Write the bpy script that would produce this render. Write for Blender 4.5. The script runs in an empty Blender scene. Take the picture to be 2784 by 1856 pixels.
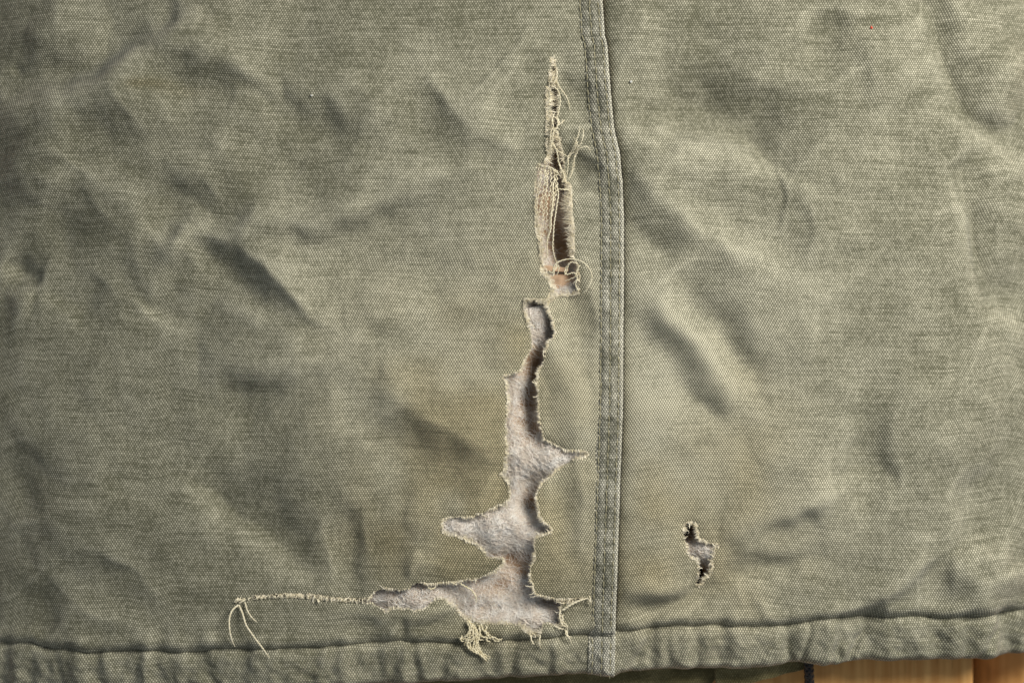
import bpy, math, random
import numpy as np
from mathutils import Vector
random.seed(7); rng = np.random.default_rng(11)
S = bpy.context.scene
# ------------------------------------------------------------------ camera, light, exposure
PM = 7000.0                       # picture pixels of the cloth plane per metre (0.40 m across)
D = 0.6077                        # lens height above the cloth plane
cam = bpy.data.cameras.new('camera'); camo = bpy.data.objects.new('camera', cam)
S.collection.objects.link(camo); S.camera = camo
camo.location = (0, 0, D); cam.sensor_width = 36; cam.lens = 36*D/(2784/PM)
cam.clip_start = 0.01; cam.clip_end = 50
cam.dof.use_dof = True; cam.dof.focus_distance = D-0.001; cam.dof.aperture_fstop = 2.3
S.world = bpy.data.worlds.new('World'); S.world.use_nodes = True
bg = S.world.node_tree.nodes['Background']
bg.inputs[0].default_value = (0.86, 0.93, 1.0, 1); bg.inputs[1].default_value = 0.26
def area(name, loc, target, size, power, col):
    l = bpy.data.lights.new(name, 'AREA'); l.shape = 'DISK'; l.size = size; l.energy = power; l.color = col
    o = bpy.data.objects.new(name, l); S.collection.objects.link(o); o.location = loc
    o.rotation_euler = (Vector(target)-Vector(loc)).to_track_quat('-Z', 'Y').to_euler()
area('ceiling_lamp', (0.44, 0.36, 0.50), (0.04, -0.06, 0), 0.40, 8.3, (1.0, 0.955, 0.865))
S.view_settings.view_transform = 'Standard'; S.view_settings.look = 'None'
S.view_settings.exposure = 0.0; S.view_settings.gamma = 1
# ------------------------------------------------------------------ small maths
K = 1.18367                                           # strokes below were noted on a 2352-wide view
def W(px, py, z=0.0): return ((px-1392)/PM, (928-py)/PM, z)
def vnoise(x, y, sc, seed):
    r = np.random.default_rng(seed); L = r.random((256, 256))
    fx, fy = np.asarray(x, float)/sc+500.3, np.asarray(y, float)/sc+500.7
    ix, iy = np.floor(fx).astype(int), np.floor(fy).astype(int)
    tx, ty = fx-ix, fy-iy; tx = tx*tx*(3-2*tx); ty = ty*ty*(3-2*ty)
    a = L[iy % 256, ix % 256]; b = L[iy % 256, (ix+1) % 256]; c = L[(iy+1) % 256, ix % 256]; d = L[(iy+1) % 256, (ix+1) % 256]
    return ((a*(1-tx)+b*tx)*(1-ty)+(c*(1-tx)+d*tx)*ty)*2-1
def sstep(a, b, x):
    t = np.clip((x-a)/(b-a), 0, 1); return t*t*(3-2*t)
def seg_dist(x, y, pts):
    """distance, signed side (+ = right of travel on the picture) and 0..1 position along a polyline"""
    best = np.full(x.shape, 1e9); side = np.zeros(x.shape); pos = np.zeros(x.shape)
    P = np.array(pts, float); L = np.hypot(*(P[1:]-P[:-1]).T); T = L.sum(); acc = 0
    for i in range(len(P)-1):
        ax, ay = P[i]; bx, by = P[i+1]; dx, dy = bx-ax, by-ay
        t = ((x-ax)*dx+(y-ay)*dy)/(dx*dx+dy*dy+1e-9); tc = np.clip(t, 0, 1)
        qx, qy = x-(ax+tc*dx), y-(ay+tc*dy); d = np.hypot(qx, qy)
        m = d < best
        best = np.where(m, d, best); side = np.where(m, np.sign(dx*(y-ay)-dy*(x-ax)), side)
        pos = np.where(m, (acc+tc*L[i])/T, pos); acc += L[i]
    return best, side, pos
def poly_sdf(x, y, pts):
    """positive inside"""
    P = np.array(pts, float); n = len(P); ins = np.zeros(x.shape, bool); d2 = np.full(x.shape, 1e18)
    for i in range(n):
        ax, ay = P[i]; bx, by = P[(i+1) % n]; dx, dy = bx-ax, by-ay
        t = np.clip(((x-ax)*dx+(y-ay)*dy)/(dx*dx+dy*dy+1e-9), 0, 1)
        d2 = np.minimum(d2, (x-ax-t*dx)**2+(y-ay-t*dy)**2)
        if ay != by:
            c = ((ay > y) != (by > y)) & (x < (bx-ax)*(y-ay)/(by-ay)+ax); ins ^= c
    d = np.sqrt(d2); return np.where(ins, d, -d)
def Z(bx, by, sc, pts): return [(bx+a/sc, by+b/sc) for a, b in pts]
# ------------------------------------------------------------------ outlines read off the photograph
SEAM = [(1632,-80),(1639,0),(1645,100),(1651,118),(1660,237),(1671,355),(1685,414),(1693,497),(1697,592),(1697,710),(1696,829),(1695,1006),(1693,1125),(1687,1302),(1681,1480),(1675,1657),(1671,1847),(1670,1950)]
SY = np.array([p[1] for p in SEAM], float); SX = np.array([p[0] for p in SEAM], float)
def seam_x(y): return np.interp(y, SY, SX)
HEM = [(-260,1762),(0,1764),(70,1757),(120,1772),(190,1770),(240,1781),(330,1776),(391,1770),(470,1778),(545,1776),(575,1768),(663,1769),(829,1765),(1042,1752),(1090,1744),(1125,1749),(1260,1753),(1400,1746),(1527,1734),(1598,1731),(1681,1723),(1720,1720),(1801,1707),(1952,1704),(2053,1705),(2154,1700),(2225,1686),(2280,1681),(2406,1682),(2500,1680),(2582,1685),(2778,1677),(3050,1668)]
HX = np.array([p[0] for p in HEM], float); HY = np.array([p[1] for p in HEM], float)
def hem_y(x): return np.interp(x, HX, HY)
BOT = [(-260,1905),(0,1895),(900,1876),(1300,1858),(1492,1845),(1587,1841),(1672,1846),(1691,1838),(1801,1828),(1880,1826),(1952,1827),(2053,1820),(2130,1813),(2179,1806),(2240,1815),(2280,1815),(2330,1805),(2557,1802),(2784,1800),(3050,1796)]
BX = np.array([p[0] for p in BOT], float); BY = np.array([p[1] for p in BOT], float)
def bot_y(x): return np.interp(x, BX, BY)
R1 = lambda p: Z(1350,100,3.92,p)
R2 = lambda p: Z(1350,420,3.92,p)
R3 = lambda p: Z(1300,780,3.92,p)
R4 = lambda p: Z(1150,1130,3.136,p)
R5 = lambda p: Z(950,1450,3.36,p)
R6 = lambda p: Z(550,1500,3.92,p)
R7 = lambda p: Z(1750,1350,5.227,p)
HOLE_A = [(1502,158),(1502,180),(1502,200),(1500,225),(1499,238),(1500,260),(1502,300),(1500,340),(1498,380),(1494,410),(1488,430),(1478,444),(1462,448),(1459,480),(1457,510),(1455,560),(1456,600),(1458,625),(1464,650),(1470,690),(1472,720),(1476,748),(1490,756),(1499,772),(1502,792),(1491,809),(1484,819),(1490,824),(1505,808),(1513,803),(1529,800),(1560,801),(1569,797),(1571,785),(1572,764),(1572,740),(1571,721),(1563,705),(1555,698),(1559,688),(1559,662),(1558,624),(1554,599),(1552,573),(1552,548),(1550,522),(1551,504),(1538,490),(1535,460),(1531,430),(1526,406),(1520,381),(1514,355),(1518,330),(1515,304),(1518,253),(1513,228),(1511,215),(1512,189),(1508,180),(1506,165)]
HOLE_B = R3([(490,150),(485,250),(520,350),(550,470),(575,560),(570,640),(540,720),(500,790),(470,860),(440,900),(380,920),(310,938),(255,955),(300,1000),(305,1100),(325,1200),(310,1350),(300,1450),(305,1560)]) \
 + R4([(712,200),(720,270),(710,400),(690,478),(640,487),(700,530),(735,600),(745,680),(700,750),(620,782),(560,805),(490,842),(380,862),(230,865),(165,885),(160,960),(180,1000),(270,1020),(350,1050),(440,1090),(510,1150),(550,1200),(620,1210),(680,1210)]) \
 + R5([(1410,260),(1350,330),(1200,410),(1050,435),(900,455),(780,465),(620,455),(585,475),(560,500),(480,515),(290,500),(220,540),(165,597)]) \
 + [(960,1630),(900,1625),(850,1619),(780,1616),(700,1621),(642,1627),(642,1630),(700,1625),(780,1620),(850,1624),(900,1630),(960,1635)] \
 + R5([(200,632),(290,690),(330,710),(400,680),(520,680),(600,700),(680,680),(740,620),(830,590),(900,620),(960,670),(1010,740),(1060,790),(1130,800),(1250,830),(1400,820),(1550,840),(1640,920),(1690,940),(1740,920),(1760,830),(1820,815),(1900,850),(1935,860),(1930,770),(1920,690),(1925,640),(2100,612),(2180,596),(2180,588),(2050,600),(1910,604),(1800,580),(1700,560),(1670,500),(1650,400),(1645,320),(1690,230),(1680,120)]) \
 + R4([(945,1040),(965,1030),(1020,1000),(1090,985),(1090,950),(1030,910),(985,850),(975,760),(955,690),(980,640),(1005,570),(1050,540),(1100,500),(1180,430),(1240,390),(1300,365),(1415,345),(1410,310),(1280,302),(1200,290),(1080,230),(1005,170),(1000,60)]) \
 + R3([(650,1450),(635,1300),(635,1150),(615,1000),(635,920),(660,840),(700,760),(715,680),(740,580),(790,540),(815,470),(800,400),(760,300),(740,200),(725,150),(600,143)])
HOLE_C = R7([(590,400),(640,370),(740,390),(760,420),(745,450),(770,520),(770,600),(820,630),(900,650),(1000,680),(1060,680),(1040,720),(1000,770),(980,850),(970,950),(980,1000),(940,1070),(940,1130),(870,1180),(840,1240),(820,1290),(770,1280),(765,1200),(780,1100),(790,1000),(770,900),(700,870),(640,830),(620,750),(600,650),(580,550),(580,470)])
# ------------------------------------------------------------------ relief of the cloth (metres), one table for everything
GX0, GX1, GY0, GY1, ST = -330, 3120, -200, 2010, 3
gx = np.arange(GX0, GX1+1, ST, dtype=float); gy = np.arange(GY0, GY1+1, ST, dtype=float)
GX, GY = np.meshgrid(gx, gy)
H = np.zeros(GX.shape)
# crests (+) and creases (-) noted quarter by quarter: points, width towards the lamp, width away from it, height in mm
QUART = {'UL': (0,0), 'LL': (0,928), 'UR': (1392,0), 'LR': (1392,928)}
RELIEF = [
 ('UL',[(-60,335),(0,320),(120,290),(210,262),(300,215),(360,180),(420,130),(480,70),(530,0)],42,95,6.5), ('UL',[(-20,225),(60,210),(150,185),(330,135),(410,95)],40,36,-3.4),
 ('UL',[(420,105),(520,120),(640,170),(740,225)],75,38,3.8), ('UL',[(390,185),(500,215),(620,262)],36,50,-1.8), ('UL',[(735,230),(860,250),(960,305),(1050,380)],65,36,3.8), ('UL',[(720,300),(840,330),(940,390)],36,60,-1.6),
 ('UL',[(690,275),(600,350),(500,450),(440,540)],60,60,2.4), ('UL',[(560,500),(470,560),(400,620)],34,34,-2.4), ('UL',[(550,555),(490,630),(430,730),(395,810)],32,30,3.2), ('UL',[(510,690),(440,770),(390,840)],38,40,-2.4),
 ('UL',[(515,615),(600,618),(700,600),(850,566),(1000,505),(1150,450),(1270,415)],46,30,3.8), ('UL',[(640,660),(780,640),(920,610),(1080,560),(1200,530)],40,60,-2.0), ('UL',[(545,605),(640,650),(720,710),(790,775),(860,850)],55,20,4.0), ('UL',[(540,660),(610,708),(690,770)],22,50,-1.8),
 ('UL',[(1125,200),(1185,285),(1265,340),(1360,378)],60,26,3.6), ('UL',[(352,420),(362,560),(372,700),(374,830)],24,20,0.8), ('UL',[(340,280),(265,360),(215,440)],50,45,-3.0), ('UL',[(110,520),(180,610),(270,540)],60,60,-2.2), ('UL',[(40,370),(70,470),(60,540)],60,50,2.4),
 ('UL',[(-20,690),(40,705),(110,735)],24,26,-3.4), ('UL',[(120,765),(200,792),(270,740)],28,28,-2.0), ('UL',[(0,770),(90,790)],40,30,1.8), ('UL',[(140,20),(330,15),(460,20)],40,45,-2.4), ('UL',[(50,60),(150,92),(270,120)],45,36,2.6), ('UL',[(0,182),(50,186)],10,10,-1.6),
 ('UL',[(900,680),(1050,700),(1240,700)],50,45,-1.8), ('UL',[(860,760),(1000,820),(1150,830)],80,60,2.2), ('UL',[(560,820),(760,840),(900,820)],90,60,1.6),
 ('LL',[(520,72),(680,62),(850,32),(980,0)],65,40,3.6), ('LL',[(560,140),(720,140),(880,110)],40,70,-1.8), ('LL',[(985,90),(1075,155),(1175,235),(1300,315)],75,26,3.4), ('LL',[(1010,190),(1070,300),(1180,390)],70,80,-2.0), ('LL',[(680,180),(840,290),(960,430)],120,100,2.6),
 ('LL',[(490,372),(600,430),(680,492),(755,566),(840,628)],62,22,-4.4), ('LL',[(850,545),(960,525)],44,44,-2.4), ('LL',[(20,280),(60,380),(90,470)],60,60,-2.8), ('LL',[(340,210),(230,420),(60,570)],100,100,2.2), ('LL',[(320,600),(240,710)],80,80,-1.8), ('LL',[(60,640),(130,760)],50,50,-1.4),
 ('LL',[(992,715),(985,790)],26,26,-2.2), ('LL',[(1070,735),(1072,800)],14,14,-2.8), ('LL',[(1120,700),(1140,760)],30,24,1.6), ('LL',[(545,805),(570,780),(600,765)],12,14,1.4), ('LL',[(230,800),(215,770)],14,14,1.2), ('LL',[(1280,380),(1330,400)],30,34,-1.6), ('LL',[(1060,470),(1160,500)],40,40,1.4),
 ('UR',[(262,306),(400,318),(500,334),(600,364),(695,428),(740,470)],90,26,-6.6), ('UR',[(280,372),(420,384),(560,404),(660,455)],34,60,1.6), ('UR',[(390,460),(470,525),(560,585),(700,625),(780,605)],50,36,-3.6), ('UR',[(320,440),(400,500),(480,575),(570,640),(680,670)],30,30,3.4), ('UR',[(310,560),(360,650),(400,720)],34,34,-2.2),
 ('UR',[(300,790),(345,900),(425,990),(505,1070),(575,1140)],34,38,-2.3), ('UR',[(370,760),(440,875),(515,965),(600,1070)],30,30,3.2), ('UR',[(440,700),(505,815),(570,910),(630,990),(680,1085)],44,36,-2.9), ('UR',[(500,630),(585,745),(665,865),(730,985)],80,36,3.0),
 ('UR',[(795,30),(835,130),(872,215)],55,36,-4.0), ('UR',[(890,10),(920,100),(970,200),(1050,300)],90,40,2.6), ('UR',[(360,40),(480,45),(600,110)],60,60,-1.6), ('UR',[(290,190),(400,240),(560,285)],60,70,-1.6), ('UR',[(760,420),(900,560),(1080,640)],100,90,1.8), ('UR',[(820,700),(960,760),(1100,780)],80,80,-1.2),
 ('UR',[(1088,-40),(1100,20),(1122,95),(1152,190),(1205,262),(1285,335),(1360,412)],70,20,-5.6), ('UR',[(1165,420),(1200,470),(1232,560),(1262,680),(1305,765),(1380,860)],75,20,-5.0), ('UR',[(1240,120),(1300,200),(1370,300)],60,60,2.0),
 ('LR',[(545,520),(640,488),(740,438),(830,394),(940,365)],34,22,2.4), ('LR',[(840,350),(930,342),(1010,362)],45,40,-2.8), ('LR',[(600,548),(700,522),(810,470)],26,40,-1.2), ('LR',[(540,612),(620,622),(720,597),(830,556)],26,16,-2.6), ('LR',[(560,570),(700,560),(800,530)],30,24,1.0),
 ('LR',[(285,646),(380,648),(475,640)],24,15,2.4), ('LR',[(282,690),(400,692),(500,662),(600,640)],18,40,-2.8), ('LR',[(800,735),(870,698),(960,650),(1045,600),(1140,556)],24,14,2.6), ('LR',[(890,718),(980,690)],20,30,-1.4), ('LR',[(1180,535),(1218,600),(1258,680),(1275,730)],70,56,5.4), ('LR',[(1060,630),(1150,625)],40,40,-2.0),
 ('LR',[(370,752),(430,720),(495,688)],16,14,1.7), ('LR',[(700,745),(672,705),(650,688)],14,14,1.7), ('LR',[(1180,370),(1260,420),(1340,440)],70,70,-2.4), ('LR',[(1000,100),(1120,200),(1280,260)],100,90,1.8), ('LR',[(100,430),(190,420)],45,45,-1.5), ('LR',[(90,150),(200,140)],90,90,1.3), ('UR',[(110,830),(215,815)],45,45,-2.2),
 ('LR',[(640,300),(760,260),(900,300)],60,60,1.4), ('UR',[(205,410),(178,455),(160,500)],16,16,-3.0), ('UR',[(130,200),(165,270),(185,340)],30,30,-1.8), ('LR',[(120,262),(200,275)],12,14,-1.0),
 ('UR',[(1150,-40),(1172,60),(1205,150),(1270,225),(1350,310)],75,46,4.6), ('UR',[(1225,420),(1280,500),(1310,620),(1370,730)],75,42,4.0),
 ('LL',[(1081,560),(1079,600),(1082,645)],26,5,1.3),
]
LV = np.array([0.68, -0.73])                                             # towards the lamp, on the picture
FOLDS = []
for q_, pts_, wl_, wd_, mm_ in RELIEF:
    ox, oy = QUART[q_]; P = np.array(pts_, float)/0.9655+np.array([ox, oy]); T = np.gradient(P, axis=0); N = np.stack([-T[:,1], T[:,0]], 1).mean(0)
    wr_, wf_ = (wl_, wd_) if N @ LV > 0 else (wd_, wl_); k_ = 1/0.9655/K
    FOLDS.append(([tuple(p/K) for p in P], wr_*k_, wf_*k_, mm_))
def add_fold(H, pts, wr, wl, mm):
    P = [(a*K, b*K) for a, b in pts]; wr *= K; wl *= K
    m = 4.4*max(wr, wl)+30; xs = [p[0] for p in P]; ys = [p[1] for p in P]
    i0, i1 = np.searchsorted(gx, [min(xs)-m, max(xs)+m]); j0, j1 = np.searchsorted(gy, [min(ys)-m, max(ys)+m])
    if i1 <= i0 or j1 <= j0: return
    x, y = GX[j0:j1, i0:i1], GY[j0:j1, i0:i1]
    x, y = x+20*vnoise(x, y, 130, 5)+7*vnoise(x, y, 48, 7), y+20*vnoise(x, y, 130, 6)+7*vnoise(x, y, 48, 8)
    d, s, t = seg_dist(x, y, P)
    w = np.where(s > 0, wr, wl)*(1+0.35*vnoise(t*3+P[0][0], t*0+P[0][1], 1.0, 17))*(0.72+0.55*np.sin(np.pi*np.clip(t, 0.02, 0.98)))
    amp = 0.08+0.92*np.sin(np.pi*np.clip(t, 0, 1))**0.8
    e = np.exp(-(d/w)**2)
    H[j0:j1, i0:i1] += mm*0.001*amp*e*(1+0.25*vnoise(x, y, 90, 9))
def blur(A, n):
    for _ in range(n):
        B = np.pad(A, 1, 'edge'); A = (B[:-2,1:-1]+B[2:,1:-1]+B[1:-1,:-2]+B[1:-1,2:]+4*A)/8
    return A
FOLDG = 1.0
for f in FOLDS:
    add_fold(H, f[0], f[1]*1.1, f[2]*1.1, f[3]*0.72)
    if max(f[1], f[2]) > 14: add_fold(H, f[0], f[1]*1.9+8, f[2]*1.9+8, f[3]*0.95)
H += 0.0013*vnoise(GX, GY, 330, 21)+0.0007*vnoise(GX+0.4*GY, GY, 150, 22)+0.00042*vnoise(GX, GY-0.3*GX, 70, 23)+0.00014*vnoise(GX, GY, 28, 24)
# the stuffed jacket falls away to both sides
H -= 0.019*np.clip((330-GX)/500, 0, 2)**2 + 0.022*np.clip((GX-2450)/500, 0, 2)**2 + 0.006*np.clip((250-GY)/450, 0, 1.5)**2
# puckers drawn in by the hem seam, above and on the hem
hd = hem_y(GX)-GY
puck = vnoise(GX+0.35*hd, GX*0+3, 46, 31)+0.6*vnoise(GX-0.3*hd, GX*0+9, 27, 32)
H += 0.0015*puck*np.exp(-np.abs(hd)/42)
H = blur(H, 12)
def Hs(px, py):
    fx = np.clip((np.asarray(px, float)-GX0)/ST, 0, len(gx)-1.001); fy = np.clip((np.asarray(py, float)-GY0)/ST, 0, len(gy)-1.001)
    ix, iy = fx.astype(int), fy.astype(int); tx, ty = fx-ix, fy-iy
    return (H[iy,ix]*(1-tx)+H[iy,ix+1]*tx)*(1-ty)+(H[iy+1,ix]*(1-tx)+H[iy+1,ix+1]*tx)*ty
# cloth coordinates measured along the surface, so the weave closes up on steep slopes
hy, hx = np.gradient(H, ST/PM)
du = blur(np.cumsum(np.sqrt(1+hx**2)-1, axis=1)*ST, 40); dv = blur(np.cumsum(np.sqrt(1+hy**2)-1, axis=0)*ST, 40)
CU = GX+0.35*du+4*vnoise(GX, GY, 380, 41)
CV = GY+0.35*dv+6*vnoise(GX, GY, 420, 43)
def samp(A, px, py):
    fx = np.clip((px-GX0)/ST, 0, len(gx)-1.001); fy = np.clip((py-GY0)/ST, 0, len(gy)-1.001)
    ix, iy = fx.astype(int), fy.astype(int); tx, ty = fx-ix, fy-iy
    return (A[iy,ix]*(1-tx)+A[iy,ix+1]*tx)*(1-ty)+(A[iy+1,ix]*(1-tx)+A[iy+1,ix+1]*tx)*ty
def gsum(x, y, L):
    o = np.zeros(np.shape(x))
    for cx, cy, rx, ry, a in L: o = o+a*np.exp(-((x-cx)/rx)**2-((y-cy)/ry)**2)
    return o
# worn dye plus painted light (bright centre, crest highlights); tan dirt soaked into the cloth
LAP = blur(H, 14); LAP = np.clip(-(np.roll(LAP,1,0)+np.roll(LAP,-1,0)+np.roll(LAP,1,1)+np.roll(LAP,-1,1)-4*LAP)/ST**2*1e6, 0, 3.0)   # fold-crest highlights, painted into the colour
def wear_light_at(x, y):
    w = gsum(x, y, [(1500,1150,620,620,.42),(1950,1350,420,380,.28),(1000,800,420,260,.14),(1950,900,380,300,.16),(700,1000,300,300,.02),(1900,480,280,120,.08)])
    return np.clip(0.25+1.1*w+0.07*samp(LAP, np.asarray(x, float), np.asarray(y, float))+0.13*vnoise(x, y, 120, 51)+0.08*vnoise(x, y, 45, 52), 0, 1)
def stain_at(x, y):
    w = gsum(x, y, [(1330,1430,340,330,.95),(1250,1080,330,300,.5),(1900,1500,280,220,.75),(2050,1080,130,190,.42),(1980,1300,160,140,.3),(1450,850,180,200,.35),(430,235,60,16,.8),(380,240,24,14,.7),(520,255,60,16,.6),(1100,1500,200,120,.25)])
    return np.clip(w*(0.8+0.45*vnoise(x, y, 90, 55))+0.05, 0, 1)
# ------------------------------------------------------------------ materials
def lin(r, g, b):
    f = lambda c: (c/255/12.92) if c <= 10 else ((c/255+0.055)/1.055)**2.4
    return (f(r), f(g), f(b), 1)
class NT:
    def __init__(s, name):
        s.m = bpy.data.materials.new(name); s.m.use_nodes = True; s.t = s.m.node_tree; s.b = s.t.nodes['Principled BSDF']
        s.b.inputs['Roughness'].default_value = 0.9; s.b.inputs['Specular IOR Level'].default_value = 0.15
    def n(s, typ, **kw):
        o = s.t.nodes.new(typ)
        for k, v in kw.items(): setattr(o, k, v)
        return o
    def put(s, sock, v):
        if hasattr(v, 'is_linked') or isinstance(v, bpy.types.NodeSocket): s.t.links.new(v, sock)
        else: sock.default_value = v
    def math(s, op, a, b=None, c=None, clamp=False):
        o = s.n('ShaderNodeMath', operation=op); o.use_clamp = clamp
        s.put(o.inputs[0], a)
        if b is not None: s.put(o.inputs[1], b)
        if c is not None: s.put(o.inputs[2], c)
        return o.outputs[0]
    def mix(s, f, a, b):
        o = s.n('ShaderNodeMix', data_type='RGBA'); s.put(o.inputs[0], f); s.put(o.inputs[6], a); s.put(o.inputs[7], b); return o.outputs[2]
    def noise(s, vec, scale, detail=2, rough=0.5):
        o = s.n('ShaderNodeTexNoise'); s.put(o.inputs['Vector'], vec); o.inputs['Scale'].default_value = scale
        o.inputs['Detail'].default_value = detail; o.inputs['Roughness'].default_value = rough; return o.outputs['Fac']
    def ramp(s, f, a, b):
        o = s.n('ShaderNodeMapRange'); o.interpolation_type = 'SMOOTHSTEP'; s.put(o.inputs[0], f); o.inputs[1].default_value = a; o.inputs[2].default_value = b; return o.outputs[0]
    def attr(s, name): return s.n('ShaderNodeAttribute', attribute_name=name).outputs['Fac']
def canvas(name, gap, mid, pale, rough_yarn=0.0, bumpd=0.00035):
    m = NT(name); uv = m.n('ShaderNodeUVMap').outputs[0]
    sep = m.n('ShaderNodeSeparateXYZ'); m.put(sep.inputs[0], uv); u0, v0 = sep.outputs[0], sep.outputs[1]
    wob = m.noise(uv, 0.55, 2)
    u = m.math('ADD', u0, m.math('MULTIPLY', m.math('SUBTRACT', wob, 0.5), 0.12+rough_yarn))
    v = m.math('ADD', v0, m.math('MULTIPLY', m.math('SUBTRACT', m.noise(uv, 0.31, 2), 0.5), 0.15+rough_yarn))
    row = m.math('FLOOR', v); fv = m.math('SUBTRACT', m.math('FRACT', v), 0.5)
    u2 = m.math('ADD', u, m.math('MULTIPLY', m.math('FLOORED_MODULO', row, 2.0), 0.5))
    colm = m.math('FLOOR', u2); fu = m.math('SUBTRACT', m.math('FRACT', u2), 0.5)
    cmb = m.n('ShaderNodeCombineXYZ'); m.put(cmb.inputs[0], colm); m.put(cmb.inputs[1], row)
    wn = m.n('ShaderNodeTexWhiteNoise', noise_dimensions='2D'); m.put(wn.inputs['Vector'], cmb.outputs[0]); rnd = wn.outputs['Value']
    wave = m.math('MULTIPLY', m.math('COSINE', m.math('MULTIPLY', m.math('SUBTRACT', u, 0.5), 2*math.pi)), m.math('COSINE', m.math('MULTIPLY', m.math('SUBTRACT', v, 0.5), math.pi)))
    wave = m.math('ADD', wave, m.math('MULTIPLY', m.math('COSINE', m.math('MULTIPLY', m.math('SUBTRACT', v, 0.5), 2*math.pi)), 0.3))
    h = m.math('MULTIPLY_ADD', wave, 0.46, 0.47, clamp=True)          # 1 on the crown of a yarn, 0 between yarns
    # thicker and thinner yarns along the weft, rubbed spots, slow dye variation
    mp = m.n('ShaderNodeMapping'); m.put(mp.inputs[0], uv); mp.inputs['Scale'].default_value = (0.045, 0.75, 1)
    slub = m.noise(mp.outputs[0], 1.0, 3, 0.6)
    mp2 = m.n('ShaderNodeMapping'); m.put(mp2.inputs[0], uv); mp2.inputs['Scale'].default_value = (0.5, 0.05, 1)
    slub2 = m.noise(mp2.outputs[0], 1.0, 2, 0.5)
    rub = m.noise(uv, 0.085, 4, 0.62)
    wear_light = m.math('ADD', m.attr('wear_light'), m.math('ADD', m.math('MULTIPLY', m.math('SUBTRACT', slub, 0.5), 1.05), m.math('MULTIPLY', m.math('SUBTRACT', rub, 0.5), 0.5)))
    wear_light = m.math('ADD', wear_light, m.math('MULTIPLY', m.math('SUBTRACT', slub2, 0.5), 0.25))
    wear_light = m.math('ADD', wear_light, m.math('MULTIPLY', m.math('SUBTRACT', rnd, 0.5), 0.36))
    wear_light = m.math('MINIMUM', m.math('MAXIMUM', wear_light, 0.0), 1.25)
    crown = m.mix(m.math('MINIMUM', wear_light, 1.0), mid, pale)
    fac = h
    col = m.mix(fac, gap, crown)
    st = m.attr('stain_shade'); stc = m.mix(m.noise(uv, 0.03, 3), lin(206,184,112), lin(188,162,98))
    mult = m.n('ShaderNodeMix', data_type='RGBA', blend_type='MULTIPLY'); m.put(mult.inputs[0], m.math('MULTIPLY', st, 0.62)); m.put(mult.inputs[6], col)
    hv = m.n('ShaderNodeMix', data_type='RGBA'); hv.inputs[0].default_value = 0.25; m.put(hv.inputs[6], stc); hv.inputs[7].default_value = (1,1,1,1)
    m.put(mult.inputs[7], hv.outputs[2])
    m.put(m.b.inputs['Base Color'], mult.outputs[2])
    bp = m.n('ShaderNodeBump'); bp.inputs['Strength'].default_value = 0.5; bp.inputs['Distance'].default_value = bumpd
    m.put(bp.inputs['Height'], m.math('ADD', h, m.math('MULTIPLY', m.noise(uv, 2.2, 2), 0.35))); m.put(m.b.inputs['Normal'], bp.outputs[0])
    m.b.inputs['Sheen Weight'].default_value = 0.12; m.b.inputs['Sheen Roughness'].default_value = 0.6
    return m.m
M_CANVAS = canvas('olive_canvas', lin(54,53,41), lin(129,128,107), lin(231,227,203))
M_SEAM = canvas('abraded_canvas', lin(50,50,40), lin(122,122,106), lin(238,235,218), 0.3, 0.0005)
M_BACK = canvas('olive_back_canvas', lin(70,66,42), lin(132,124,86), lin(204,194,146))
def fibre(name, a, b, scale=900, trans=0.15):
    m = NT(name); tc = m.n('ShaderNodeTexCoord').outputs['Object']
    m.put(m.b.inputs['Base Color'], m.mix(m.ramp(m.noise(tc, scale, 2), 0.3, 0.7), a, b))
    m.b.inputs['Sheen Weight'].default_value = 0.2
    if trans > 0.2:
        tb = m.n('ShaderNodeBsdfTranslucent'); tb.inputs[0].default_value = a; mx = m.n('ShaderNodeMixShader'); mx.inputs[0].default_value = trans
        m.t.links.new(m.b.outputs[0], mx.inputs[1]); m.t.links.new(tb.outputs[0], mx.inputs[2]); m.t.links.new(mx.outputs[0], m.t.nodes['Material Output'].inputs[0])
    return m.m
M_THREAD = fibre('cream_yarn', lin(236,228,204), lin(204,194,162), 1500)
M_FRAY = fibre('frayed_yarn', lin(246,238,218), lin(222,211,180), 700)
M_DIRTY = fibre('dirty_yarn', lin(228,219,190), lin(194,183,148), 900)
M_FIB = fibre('fill_fibre', lin(253,249,243), lin(240,230,218), 260)
def batting_mat():
    m = NT('polyester_fill'); tc = m.n('ShaderNodeTexCoord').outputs['Object']
    a = m.noise(tc, 95, 5, 0.65); mp = m.n('ShaderNodeMapping'); m.put(mp.inputs[0], tc); mp.inputs['Scale'].default_value = (500, 1700, 800); mp.inputs['Rotation'].default_value = (0,0,0.5)
    f = m.noise(mp.outputs[0], 1.0, 4, 0.7)
    c = m.mix(m.ramp(a, 0.36, 0.66), lin(236,222,202), lin(247,239,228)); c = m.mix(m.attr('stain_shade'), c, m.mix(a, lin(136,108,80), lin(170,140,110))); c = m.mix(m.math('MULTIPLY', m.ramp(f, 0.35, 0.75), 0.22), c, lin(238,232,226))  # the attribute mixes painted hollow shade into the base colour
    m.put(m.b.inputs['Base Color'], c)
    bp = m.n('ShaderNodeBump'); bp.inputs['Strength'].default_value = 0.9; bp.inputs['Distance'].default_value = 0.0004; m.put(bp.inputs['Height'], f); m.put(m.b.inputs['Normal'], bp.outputs[0])
    m.b.inputs['Subsurface Weight'].default_value = 0.6; m.b.inputs['Subsurface Radius'].default_value = (1.0, 0.72, 0.5); m.b.inputs['Subsurface Scale'].default_value = 0.0025
    return m.m
M_BAT = batting_mat()
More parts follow.
